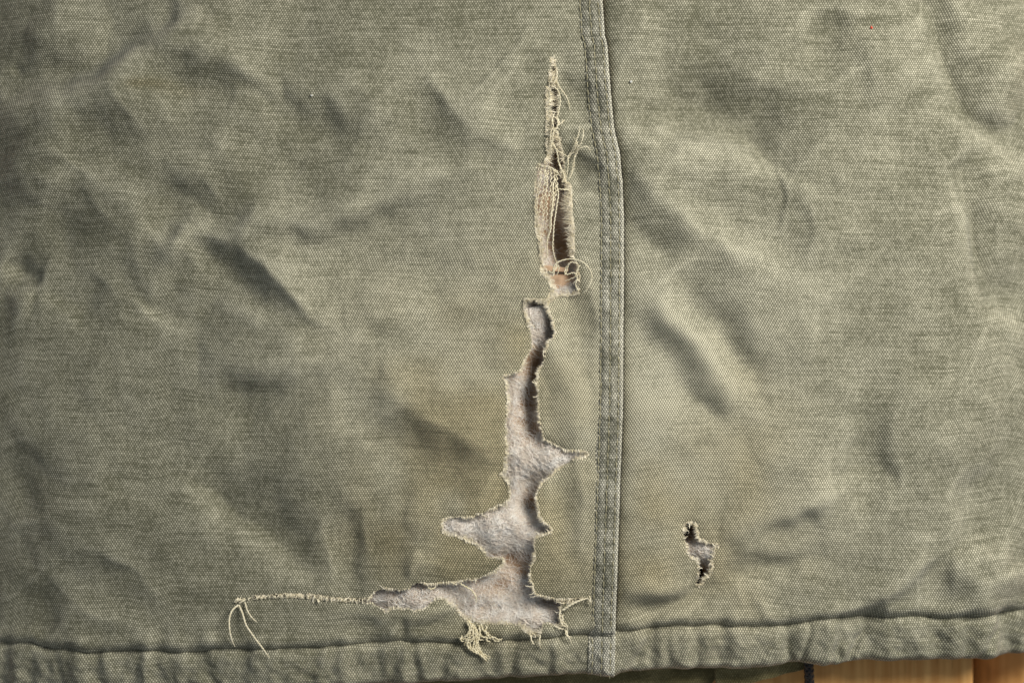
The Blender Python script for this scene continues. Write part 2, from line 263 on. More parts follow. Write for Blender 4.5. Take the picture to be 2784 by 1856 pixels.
def lining_mat():
    m = NT('tan_lining'); tc = m.n('ShaderNodeTexCoord').outputs['Object']
    mp = m.n('ShaderNodeMapping'); m.put(mp.inputs[0], tc); mp.inputs['Scale'].default_value = (2200, 120, 100)
    m.put(m.b.inputs['Base Color'], m.mix(m.noise(mp.outputs[0], 1, 2), lin(186,154,126), lin(204,176,148))); return m.m
M_LIN = lining_mat()
def wood_mat():
    m = NT('honey_wood'); tc = m.n('ShaderNodeTexCoord').outputs['Object']
    mp = m.n('ShaderNodeMapping'); m.put(mp.inputs[0], tc); mp.inputs['Scale'].default_value = (260, 9, 60)
    g = m.noise(mp.outputs[0], 1, 5, 0.62); g2 = m.noise(tc, 60, 4)
    c = m.mix(m.ramp(g, 0.3, 0.72), lin(206,146,80), lin(238,186,116)); c = m.mix(m.math('MULTIPLY', m.ramp(g2, 0.52, 0.75), 0.4), c, lin(150,92,44))
    mp3 = m.n('ShaderNodeMapping'); m.put(mp3.inputs[0], tc); mp3.inputs['Scale'].default_value = (1500, 60, 300)
    c = m.mix(m.math('MULTIPLY', m.ramp(m.noise(mp3.outputs[0], 1, 3), 0.58, 0.72), 0.45), c, lin(120,72,34))
    m.put(m.b.inputs['Base Color'], c); m.b.inputs['Roughness'].default_value = 0.6; m.b.inputs['Specular IOR Level'].default_value = 0.25
    bp = m.n('ShaderNodeBump'); bp.inputs['Strength'].default_value = 0.4; bp.inputs['Distance'].default_value = 0.0006; m.put(bp.inputs['Height'], g); m.put(m.b.inputs['Normal'], bp.outputs[0])
    return m.m
M_WOOD = wood_mat()
def plain(name, a, b, scale, rough=0.8, spec=0.2):
    m = NT(name); tc = m.n('ShaderNodeTexCoord').outputs['Object']
    m.put(m.b.inputs['Base Color'], m.mix(m.noise(tc, scale, 3), a, b)); m.b.inputs['Roughness'].default_value = rough; m.b.inputs['Specular IOR Level'].default_value = spec
    return m.m
M_CORD = plain('black_braid', lin(14,14,15), lin(34,34,36), 2500, 0.5, 0.5)
M_STITCH = plain('seam_thread', lin(172,166,138), lin(126,122,98), 260)
# ------------------------------------------------------------------ object helpers
def link(name, me, parent=None, mat=None):
    o = bpy.data.objects.new(name, me); S.collection.objects.link(o)
    if parent: o.parent = parent
    if mat and me: me.materials.append(mat)
    return o
def mesh_from(name, V, F4=None, F3=None, polys=None, smooth=True):
    """numpy quads / tris plus a python list of odd polygons -> mesh"""
    me = bpy.data.meshes.new(name); V = np.asarray(V, np.float32)
    idx = []; cnt = []
    if F4 is not None and len(F4): idx.append(np.asarray(F4).ravel()); cnt.append(np.full(len(F4), 4))
    if F3 is not None and len(F3): idx.append(np.asarray(F3).ravel()); cnt.append(np.full(len(F3), 3))
    if polys:
        idx.append(np.array([i for p in polys for i in p])); cnt.append(np.array([len(p) for p in polys]))
    idx = np.concatenate(idx).astype(np.int32); cnt = np.concatenate(cnt).astype(np.int32); start = np.concatenate([[0], np.cumsum(cnt)[:-1]]).astype(np.int32)
    me.vertices.add(len(V)); me.vertices.foreach_set('co', V.ravel())
    me.loops.add(len(idx)); me.loops.foreach_set('vertex_index', idx)
    me.polygons.add(len(cnt)); me.polygons.foreach_set('loop_start', start)
    me.polygons.foreach_set('use_smooth', np.full(len(cnt), smooth))
    me.update(calc_edges=True); me.validate()
    return me
def point_attr(me, name, vals):
    a = me.attributes.new(name, 'FLOAT', 'POINT'); a.data.foreach_set('value', np.asarray(vals, np.float32))
def sheet(name, x0, x1, y0, y1, step, field, zfn, mat, parent, skirt=0.0007, wear_light=wear_light_at, stain_shade=stain_at, uvs=(7.0,5.7), uvrot=0.0, closed=None):
    """a cloth cut to field > 0 (marching squares), with a real thickness along every cut; returns object and cut edges"""
    xs = np.arange(x0, x1+1, step, dtype=float); ys = np.arange(y0, y1+1, step, dtype=float)
    X, Y = np.meshgrid(xs, ys); F = field(X, Y); ny, nx = X.shape
    vid = np.arange(nx*ny).reshape(ny, nx); pos = F > 0
    a, b, c, d = pos[:-1,:-1], pos[:-1,1:], pos[1:,1:], pos[1:,:-1]
    n = a.astype(int)+b+c+d
    full = n == 4
    q = np.stack([vid[:-1,:-1][full], vid[1:,:-1][full], vid[1:,1:][full], vid[:-1,1:][full]], 1)
    ex, ey = [], []; ed = {}; polys = []; cuts = []
    base = nx*ny
    def cut(i, j, k, l):
        key = (i, j, k, l) if (i, j) < (k, l) else (k, l, i, j)
        if key in ed: return ed[key]
        i, j, k, l = key; fa, fb = F[i,j], F[k,l]; t = fa/(fa-fb)
        ex.append(X[i,j]+(X[k,l]-X[i,j])*t); ey.append(Y[i,j]+(Y[k,l]-Y[i,j])*t)
        ed[key] = base+len(ex)-1; return ed[key]
    for i, j in np.argwhere((n > 0) & (n < 4)):
        cor = [(i,j),(i+1,j),(i+1,j+1),(i,j+1)]; P = []; tg = []
        for k in range(4):
            p, r = cor[k], cor[(k+1) % 4]
            if pos[p]: P.append(vid[p]); tg.append(0)
            if pos[p] != pos[r]: P.append(cut(*p, *r)); tg.append(1)
        if len(P) > 2:
            polys.append(P)
            for k in range(len(P)):
                if tg[k] and tg[(k+1) % len(P)]: cuts.append((P[k], P[(k+1) % len(P)]))
    PX = np.concatenate([X.ravel(), np.array(ex)]); PY = np.concatenate([Y.ravel(), np.array(ey)])
    used = np.zeros(len(PX), bool); used[q.ravel()] = True
    for p in polys: used[p] = True
    rem = np.cumsum(used)-1
    PX, PY = PX[used], PY[used]; q = rem[q]; polys = [[int(rem[k]) for k in p] for p in polys]; cuts = [(int(rem[s]), int(rem[t])) for s, t in cuts]
    PZ = zfn(PX, PY)
    V = np.stack([(PX-1392)/PM, (928-PY)/PM, PZ], 1)
    # thickness: a second rim below
    rim = {}; RV = []
    for s, t in cuts:
        for k in (s, t):
            if k not in rim: rim[k] = len(V)+len(RV); RV.append((V[k,0], V[k,1], V[k,2]-skirt))
    sk = np.array([[t, s, rim[s], rim[t]] for s, t in cuts]) if cuts else np.zeros((0,4), int)
    allpx = np.concatenate([PX, PX[[k for k in rim]]]) if rim else PX; allpy = np.concatenate([PY, PY[[k for k in rim]]]) if rim else PY
    VV = np.concatenate([V, np.array(RV)]) if rim else V
    me = mesh_from(name, VV, F4=np.concatenate([q, sk]), polys=polys)
    u, v = samp(CU, allpx, allpy), samp(CV, allpx, allpy)
    cu, sn = math.cos(uvrot), math.sin(uvrot); u, v = (u*cu-v*sn)/uvs[0], (u*sn+v*cu)/uvs[1]
    uvl = me.uv_layers.new(name='UVMap'); li = np.empty(len(me.loops), np.int32); me.loops.foreach_get('vertex_index', li)
    uvl.data.foreach_set('uv', np.stack([u[li], v[li]], 1).astype(np.float32).ravel())
    point_attr(me, 'wear_light', wear_light(allpx, allpy)); point_attr(me, 'stain_shade', stain_shade(allpx, allpy))
    o = link(name, me, parent, mat)
    return o, [((PX[s], PY[s]), (PX[t], PY[t])) for s, t in cuts]
def tubes(paths, radii, sides=4, taper=True):
    """many thin yarns in one mesh; paths are lists of (x, y, z) metres"""
    V = []; F = []; off = 0
    for P, r in zip(paths, radii):
        P = np.asarray(P, float); n = len(P)
        T = np.gradient(P, axis=0); T /= np.linalg.norm(T, axis=1)[:, None]+1e-12
        up = np.array([0.13, 0.21, 0.97]); A = np.cross(T, up); A /= np.linalg.norm(A, axis=1)[:, None]+1e-9; B = np.cross(A, T)
        rr = np.full(n, r)
        if taper: rr = r*np.interp(np.linspace(0, 1, n), [0, .15, .75, 1], [1, 1, .85, .35])
        for k in range(sides):
            an = 2*math.pi*k/sides
            V.append(P+(A*math.cos(an)+B*math.sin(an))*rr[:, None])
        for k in range(sides):
            k2 = (k+1) % sides; i = np.arange(n-1)
            F.append(np.stack([off+k*n+i, off+k2*n+i, off+k2*n+i+1, off+k*n+i+1], 1))
        off += sides*n
    return np.concatenate(V), np.concatenate(F)
def spline(pts, n):
    P = np.array(pts, float)
    if len(P) < 3: return np.stack([np.linspace(P[0,k], P[-1,k], n) for k in range(P.shape[1])], 1)
    Q = np.vstack([2*P[0]-P[1], P, 2*P[-1]-P[-2]]); m = len(P)-1; out = []
    for t in np.linspace(0, m-1e-6, n):
        i = int(t); f = t-i; p0, p1, p2, p3 = Q[i:i+4]
        out.append(0.5*((2*p1)+(-p0+p2)*f+(2*p0-5*p1+4*p2-p3)*f*f+(-p0+3*p1-3*p2+p3)*f**3))
    return np.array(out)
# ------------------------------------------------------------------ table under the jacket
def px_at(px, py, z):                                                    # where a thing at height z has to stand
    k = (D-z)/D; return ((px-1392)/PM*k, (928-py)/PM*k, z)
TZ = -0.024
table = link('wooden_table', None); table.location = (0, 0, TZ)
table['label'] = 'honey coloured wooden plank table top under the jacket hem'; table['category'] = 'table'
def plank(xa, xb, ya, yb, thick, rad):
    xs = [];  n = 6
    prof = [(xa, -thick)]+[(xa+rad*(1-math.cos(a)), -rad+rad*math.sin(a)) for a in np.linspace(0, math.pi/2, n)]+[(xb-rad*(1-math.cos(a)), -rad+rad*math.sin(a)) for a in np.linspace(math.pi/2, 0, n)]+[(xb, -thick)]
    m = len(prof); V = [(x, y, z) for y in (ya, yb) for x, z in prof]
    F = [[i, i+1, m+i+1, m+i] for i in range(m-1)]+[[m-1, 0, m, 2*m-1], list(range(m))[::-1], list(range(m, 2*m))]
    return link('plank', mesh_from('plank', V, polys=F, smooth=False), table, M_WOOD)
ex = px_at(2647, 1856, TZ)[0]
gap, pw = 0.010, 0.24
for k in range(-2, 1): plank(ex+k*(pw+gap)-pw, ex+k*(pw+gap), -0.36, 0.30, 0.022, 0.0012)
pl = plank(ex+gap, ex+gap+pw, -0.36, 0.30, 0.022, 0.012); pl.location.z = -0.026
sub = [(x, y, z) for z in (-0.05, -0.06) for x, y in ((-0.75,-0.36),(0.75,-0.36),(0.75,0.30),(-0.75,0.30))]
link('added_gap_backing', mesh_from('added_gap_backing', sub, polys=[[0,1,2,3],[7,6,5,4],[0,4,5,1],[1,5,6,2],[2,6,7,3],[3,7,4,0]], smooth=False), table, plain('gap_shade_brown', lin(60,40,24), lin(84,58,34), 40))  # added dark backing, so the plank gap shows shade instead of bright world
# ------------------------------------------------------------------ the jacket
jacket = link('canvas_jacket', None); jacket.location = (0, 0, TZ)
jacket['label'] = 'worn olive canvas work jacket with a long frayed tear beside its seam'; jacket['category'] = 'jacket'
class Sub:                                                               # children keep world coordinates
    pass
def under(o, parent):
    o.parent = parent; o.matrix_parent_inverse = parent.matrix_world.inverted() if parent.matrix_world.to_translation().length else parent.matrix_world.inverted(); return o
bpy.context.view_layer.update()
def hole_field(x, y):
    """positive inside a tear; ragged at the pitch of the yarns"""
    o = np.full(np.shape(x), -1e3)
    for P in (HOLE_A, HOLE_B, HOLE_C):
        xs = [p[0] for p in P]; ys = [p[1] for p in P]
        m = (x > min(xs)-70) & (x < max(xs)+70) & (y > min(ys)-70) & (y < max(ys)+70)
        if m.any():
            t = o[m]; o[m] = np.maximum(t, poly_sdf(x[m], y[m], P))
    near = o > -40
    if near.any():
        xx, yy = x[near], y[near]
        rows = ((np.floor(yy/5.7)*0.61803) % 1-0.5); cols = ((np.floor(xx/6.2)*0.7549) % 1-0.5)
        o[near] += 1.3*vnoise(xx, yy, 6, 61)+1.8*vnoise(xx, yy, 17, 62)+3.0*rows+2.6*cols
    return o
# how far the cloth lifts or sags beside a tear
def lift(x, y):
    hf = hole_field(x, y); e = np.exp(np.clip(hf, -300, 0)/26.0)
    return e*(0.0009*vnoise(x, y, 75, 71)+0.0002)-0.0006*np.exp(np.clip(hf, -300, 0)/7.0)
def z_left(x, y):
    d = hem_y(x)-y; s = seam_x(y)-x
    return Hs(x, y)+lift(x, y)-0.0034*np.exp(-np.clip(d, 0, 200)/9.0)+0.0008*np.exp(-((d-26)/18)**2)-0.0016*sstep(60, 40, s)
def z_right(x, y):
    d = hem_y(x)-y; s = x-seam_x(y)
    return Hs(x, y)+lift(x, y)-0.0034*np.exp(-np.clip(d, 0, 200)/9.0)+0.0008*np.exp(-((d-26)/18)**2)-0.0036*np.exp(-np.clip(s, -40, 300)/17.0)
def f_left(x, y): return np.minimum(np.minimum(seam_x(y)-30-x, hem_y(x)+5-y), -hole_field(x, y))
def f_right(x, y): return np.minimum(np.minimum(x-seam_x(y)+30, hem_y(x)+5-y), -hole_field(x, y))
left, cutsL = sheet('front_panel', -300, 1700, -160, 1800, 3, f_left, z_left, M_CANVAS, None)
right, cutsR = sheet('side_panel', 1590, 3090, -160, 1800, 3, f_right, z_right, M_CANVAS, None)
left['label'] = 'torn olive canvas panel with frayed edges'
right['label'] = 'olive canvas panel with one small torn hole'
# hem band: a puffy tube below the hem seam, puckered
def hem_t(x, y): return np.clip((y-hem_y(x))/(bot_y(x)-hem_y(x)), 0, 1)
PUCK = [(70,-.3,22,2.2),(150,.2,16,1.2),(262,.3,26,2.0),(322,-.4,18,1.6),(420,.2,18,1.0),(505,-.4,20,2.0),(566,.3,18,1.8),(650,-.2,22,1.4),(760,.3,24,1.2),(842,-.3,22,1.8),(960,.2,24,1.2),(1070,-.3,18,1.4),(1128,.25,20,2.6),(1205,-.2,16,2.0),(1290,.3,20,1.2),(1392,-.2,16,2.2),(1494,.1,15,2.2),(1560,-.3,14,1.2),
        (1745,-.55,18,2.6),(1815,.1,17,1.4),(1895,.1,20,2.6),(1985,-.2,20,1.0),(2060,.15,20,1.2),(2146,.2,15,2.2),(2193,-.2,9,1.8),(2288,-.25,20,3.2),(2338,-.5,13,2.4),(2440,.3,20,1.0),(2556,.1,22,2.8),(2640,-.2,18,1.2),(2706,-.6,14,1.8),(2770,.2,24,2.6),(2850,0,22,2)]
def z_hem(x, y):
    t = hem_t(x, y); dd = y-hem_y(x); db = bot_y(x)-y
    p = 0.0007*vnoise(x-0.45*dd, x*0+4, 58, 81)+0.0005*vnoise(x+0.5*dd, x*0+8, 37, 82)+0.0004*vnoise(x-0.2*dd, y, 19, 83)
    for x0, sl, w, mm in PUCK: p = p-0.00072*mm*np.exp(-((x-x0-sl*(dd-60)+5*vnoise(y, x*0+x0, 25, 84))/w)**2)
    amp = 0.35+0.65*np.exp(-((t-0.75)/0.45)**2)
    z = Hs(x, np.minimum(y, hem_y(x)))+0.0006-0.0030*np.exp(-np.clip(dd, 0, 300)/9.0)+1.5*p*amp
    z = z-0.0055*(1-np.sqrt(np.clip(1-((24-np.clip(db, 0, 24))/24)**2, 0, 1)))-0.0016*t
    s = x-seam_x(y)
    return z-0.0015*np.where(s > 0, np.exp(-np.clip(s, 0, 300)/16.0), 0)-0.0012*sstep(62, 44, -s)*(s < 0)
def f_hem(x, y): return np.minimum(y-hem_y(x)+6, bot_y(x)+2.2*vnoise(x, y, 40, 91)-y)
hemL, _ = sheet('hem_band', -300, 1690, 1690, 1940, 3, lambda x, y: np.minimum(f_hem(x, y), seam_x(y)-24-x), z_hem, M_CANVAS, None, skirt=0.004)
hemR, _ = sheet('hem_band', 1640, 3090, 1640, 1860, 3, lambda x, y: np.minimum(f_hem(x, y), x-seam_x(y)+8), z_hem, M_CANVAS, None, skirt=0.004)
# felled seam: its own doubled strip standing above the right-hand panel
def wear_light_seam(x, y):
    s = seam_x(y)-x
    k = sstep(72, 52, s)
    return np.clip((1-k)*wear_light_at(x, y)+k*0.32+0.75*np.exp(-((s-3)/7.0)**2)+0.10*np.exp(-((s-25)/8)**2)+0.16*np.exp(-((s-48)/8)**2)-0.05*np.exp(-((s-62)/6)**2)-0.2*np.exp(-((s-36)/5)**2)-0.12*np.exp(-((s-80)/16)**2)+0.26*vnoise(x, y, 60, 95)+0.2*vnoise(x, y, 16, 96)+0.28*sstep(1730, 1760, y), 0, 1)
def stain_seam(x, y):
    k = sstep(74, 50, seam_x(y)-x); return (1-k)*stain_at(x, y)+k*np.clip(0.14+0.1*vnoise(x, y, 50, 97), 0, 1)
def z_seam(x, y):
    s = seam_x(y)-x; d = hem_y(x)-y
    b = 0.0003*vnoise(x, y, 17, 101)+0.00016*vnoise(x, y, 9, 102)
    groove = -0.0005*(np.exp(-((s-62)/3.5)**2)+np.exp(-((s-37)/3.5)**2)+np.exp(-((s-13)/3.0)**2))
    return Hs(x, y)+0.0003+0.0006*sstep(66, 46, s)+b*sstep(74, 55, s)+0.6*groove-0.0010*(1-np.sqrt(np.clip(1-((6-np.clip(s, 0, 6))/6)**2, 0, 1)))-0.0020*np.exp(-np.clip(d, 0, 200)/6.0)-0.0005*sstep(63, 70, s)
def f_seam(x, y):
    s = seam_x(y)-x; return np.minimum(np.minimum(s+0.8*vnoise(x, y, 8, 103), 70-s), hem_y(x)+4-y)
seam, _ = sheet('felled_seam', 1500, 1720, -160, 1760, 2.5, f_seam, z_seam, M_SEAM, None, skirt=0.0022, wear_light=wear_light_seam, stain_shade=stain_seam, uvs=(7.4,6.0), uvrot=0.03)
seam['label'] = 'thick felled seam with pale rubbed edge and three stitch rows'
def z_hseam(x, y):
    s = seam_x(y)-x
    groove = -0.0005*(np.exp(-((s-60)/3.5)**2)+np.exp(-((s-37)/3.5)**2)+np.exp(-((s-13)/3.0)**2))
    return z_hem(x, y)+0.0005+0.0012*sstep(68, 40, s)+groove+0.0003*vnoise(x, y, 14, 105)
hseam, _ = sheet('hem_seam', 1560, 1720, 1690, 1880, 2.5, lambda x, y: np.minimum(np.minimum(seam_x(y)-x+0.8*vnoise(x, y, 8, 103), 72-(seam_x(y)-x)), np.minimum(y-hem_y(x)+3, bot_y(x)-y)), z_hseam, M_SEAM, None, skirt=0.0035, wear_light=lambda x, y: np.clip(wear_light_seam(x, y)+0.1, 0, 1), stain_shade=stain_seam, uvs=(7.2,5.8), uvrot=0.03)
# back of the jacket, seen below the hem, lying lower
def back_field(P): return lambda x, y: poly_sdf(x, y, P)+1.5*vnoise(x, y, 30, 111)
BZ = -0.0165
def atz(P, z=BZ): k = (D-z)/D; return [(1392+(a-1392)*k, 928+(b-928)*k) for a, b in P]
backA, _ = sheet('back_hem', 1100, 2030, 1700, 2100, 4, back_field(atz([(1130,1720),(1946,1720),(1946,1848),(1930,1868),(1600,1885),(1130,1925)])), lambda x, y: BZ+0.0015*vnoise(x, y, 60, 112)-0.003*np.clip((y-1880)/60, 0, 2)**2, M_BACK, None, skirt=0.003, wear_light=lambda x, y: 0.3+0.25*vnoise(x, y, 30, 5), stain_shade=lambda x, y: 0.55+0*x)
backB, _ = sheet('back_facing', 1900, 2400, 1700, 2060, 4, back_field(atz([(1940,1720),(2260,1720),(2240,1785),(2179,1815),(2104,1836),(2040,1852),(1990,1861),(1944,1866)])), lambda x, y: BZ+0.003+0.0012*vnoise(x, y, 40, 113), M_BACK, None, skirt=0.003, wear_light=lambda x, y: 0.42+0.3*vnoise(x, y, 26, 6), stain_shade=lambda x, y: 0.5+0*x)
for o in (left, right, hemL, hemR, seam, hseam, backA, backB): under(o, jacket)
bpy.context.view_layer.update()
# stitches: three rows of separate stitches along the seam
def stitch_mesh(length, rad):
    n = 6; P = [(0, (t-0.5)*length, rad*1.5*math.sin(math.pi*t)-rad*0.6) for t in np.linspace(0, 1, n)]
    V, F = tubes([P], [rad], 5, False); me = mesh_from('stitch', V, F4=F); me.materials.append(M_STITCH); return me
STM = [stitch_mesh(15.5/PM, 1.5/PM), stitch_mesh(14/PM, 1.35/PM), stitch_mesh(16.5/PM, 1.65/PM)]
def zs_any(x, y): 
    x = np.array([x], float); y = np.array([y], float)
    return float((z_seam if y[0] < hem_y(x[0])-4 else z_hseam)(x, y)[0])
for r, off in enumerate((62, 37, 13)):
    y = 2.0+r*6
    while y < 1844:
        par = seam if y < 1720 else hseam
        if not (1712 < y < 1742):
            x = float(seam_x(y))-off+random.uniform(-1, 1); x2 = float(seam_x(y+10))-off
            o = bpy.data.objects.new('stitch', STM[random.randrange(3)]); S.collection.objects.link(o)
            o.location = W(x, y, zs_any(x, y)+0.00016); o.rotation_euler = (0, 0, math.atan2(x2-x, 10)*1.0+random.uniform(-.1, .1))
            under(o, par)
        y += 20.5
# ------------------------------------------------------------------ fill behind the tears
def bat_depth(x, y):
    deep = gsum(x, y, [(1530,670,60,70,.006),(1520,330,60,120,.006),(1520,520,50,80,.004),(1470,990,28,60,.006),(1450,1100,30,60,.0035),(1872,1440,22,30,.014),(1912,1572,22,30,.010),(1450,1350,36,60,.004),(1400,1530,60,40,.0025),(1505,1640,40,16,.004),(1500,900,18,40,.004)])
    high = gsum(x, y, [(1430,890,40,50,.0016),(1390,1260,60,50,.0022),(1500,1250,50,40,.002),(1320,1440,120,45,.0026),(1330,1690,150,26,.0022),(1100,1630,120,30,.0015),(1920,1500,30,26,.002)])
    return 0.0043+1.2*deep-1.25*high
def z_bat(x, y): return Hs(x, y)-bat_depth(x, y)+0.0017*vnoise(x, y, 52, 121)+0.0003*vnoise(x, y, 26, 122)+0.0001*vnoise(x, y, 8, 123)
fill_shade = lambda x, y: np.clip(gsum(x, y, [(1490,560,50,100,.75),(1450,985,34,50,.8),(1430,1100,34,70,.75),(1440,1180,40,40,.5),(1450,1350,40,50,.8),(1400,1535,70,40,.85),(1330,1600,90,24,.5),(1100,1615,90,14,.45),(1300,1665,60,14,.35),(1540,670,50,50,.7),(1515,400,30,60,.7),(1872,1445,24,34,.9),(1912,1572,24,34,.9),(1500,880,16,40,.5),(1505,1640,50,18,.4)])*(1.35+0.7*vnoise(x, y, 20, 131))+0.12, 0, 1)  # shade of the hollows, painted brown into the padding colour
fill, _ = sheet('polyester_fill', 600, 2000, 110, 1745, 4, lambda x, y: np.minimum(hole_field(x, y)+34, 14*np.minimum(np.hypot((x-1876)/15, (y-1440)/25), np.hypot((x-1908)/15, (y-1574)/28))-14), z_bat, M_BAT, None, skirt=0.004, stain_shade=fill_shade)
under(fill, jacket); fill['label'] = 'grey beige fluffy padding showing through the tears'
# loose fibres of the fill
pts = []
while len(pts) < 20000:
    x = rng.uniform(600, 1965, 6000); y = rng.uniform(150, 1735, 6000)
    m = hole_field(x, y) > -10; pts += list(zip(x[m], y[m]))
pts = np.array(pts[:20000]); dep = bat_depth(pts[:,0], pts[:,1]); shd = fill_shade(pts[:,0], pts[:,1]); pz = z_bat(pts[:,0], pts[:,1])
paths, rad = [], []
for (x, y), dp, z, sh in zip(pts, dep, pz, shd):
    if random.random() < 1.15*sh: continue
    if dp > 0.0075 and random.random() < 0.8: continue
    a = random.gauss(0.5, 0.9) if random.random() < 0.65 else random.uniform(0, 6.28); L = random.uniform(18, 70); c = random.uniform(-2.2, 2.2); n = 7; px, py = x, y; P = []
    h = random.uniform(0, 0.0013); zz = z
    for k in range(n):
        P.append(W(px, py, zz+0.00005+h*math.sin(math.pi*k/(n-1)))); px += math.cos(a)*L/n; py += math.sin(a)*L/n; a += c/n+random.uniform(-.25, .25)
    P = np.array(P); P[:,2] += z_bat(P[:,0]*PM+1392, 928-P[:,1]*PM)-z
    paths.append(P); rad.append(random.uniform(0.24, 0.55)*(1.5 if dp < 0.0035 else 1.0)/PM)
for (x, y), sh in list(zip(pts, shd))[:2000]:                             # coarser hairs lying on top, in swept tufts
    if random.random() < sh: continue
    a = 0.5+1.3*float(vnoise(x, y, 60, 141)); L = random.uniform(30, 110); c = random.uniform(-1.3, 1.3); n = 9; P = []; px, py = x, y; h = random.uniform(0.0001, 0.0009)
    for k in range(n): P.append((px, py, h*math.sin(math.pi*k/(n-1))+0.0001)); px += math.cos(a)*L/n; py += math.sin(a)*L/n; a += c/n+random.uniform(-.2, .2)
    P = np.array(P); paths.append(np.stack([(P[:,0]-1392)/PM, (928-P[:,1])/PM, P[:,2]+z_bat(P[:,0], P[:,1])], 1)); rad.append(random.uniform(0.4, 0.8)/PM)
V, F = tubes(paths, rad, 3)
fib = link('fill_fibres', mesh_from('fill_fibres', V, F4=F), None, M_FIB); fib['kind'] = 'stuff'; under(fib, jacket)
# tan lining that shows in the upper tear
def strip(name, P, zoff, wob, mat):
    o, _ = sheet(name, min(p[0] for p in P)-8, max(p[0] for p in P)+8, min(p[1] for p in P)-8, max(p[1] for p in P)+8, 3, lambda x, y: poly_sdf(x, y, P), lambda x, y: Hs(x, y)+zoff+wob(x, y), mat, None, skirt=0.002)
    return under(o, jacket)
strip('lining', [(1470,752),(1500,744),(1540,742),(1590,740),(1590,830),(1480,830)], -0.0050, lambda x, y: -0.0026*np.exp(-np.clip(y-742, 0, 200)/9)+0.0012*np.exp(-((x-1530)/26)**2), M_LIN)
strip('lining', [(1462,716),(1500,722),(1548,726),(1548,738),(1462,734)], -0.0042, lambda x, y: 0*x, M_LIN)
strip('lining', [(1415,831),(1500,829),(1505,851),(1425,853)], -0.0034, lambda x, y: 0*x, M_LIN)
strip('lining', [(1810,1370),(1990,1370),(1990,1660),(1810,1660)], -0.0135, lambda x, y: 0*x, plain('shade_lining', lin(58,44,30), lin(78,60,42), 200))  # added sheet, its dark colour stands in for shade inside the small hole
dk = strip('lining_gap', [(1440,829),(1460,826.5),(1478,825.5),(1488,824),(1488,832),(1470,830),(1440,831.5)], -0.0008, lambda x, y: 0*x, plain('dark_thread', lin(20,18,14), lin(40,36,28), 900)); dk.name = 'dark_stitching'
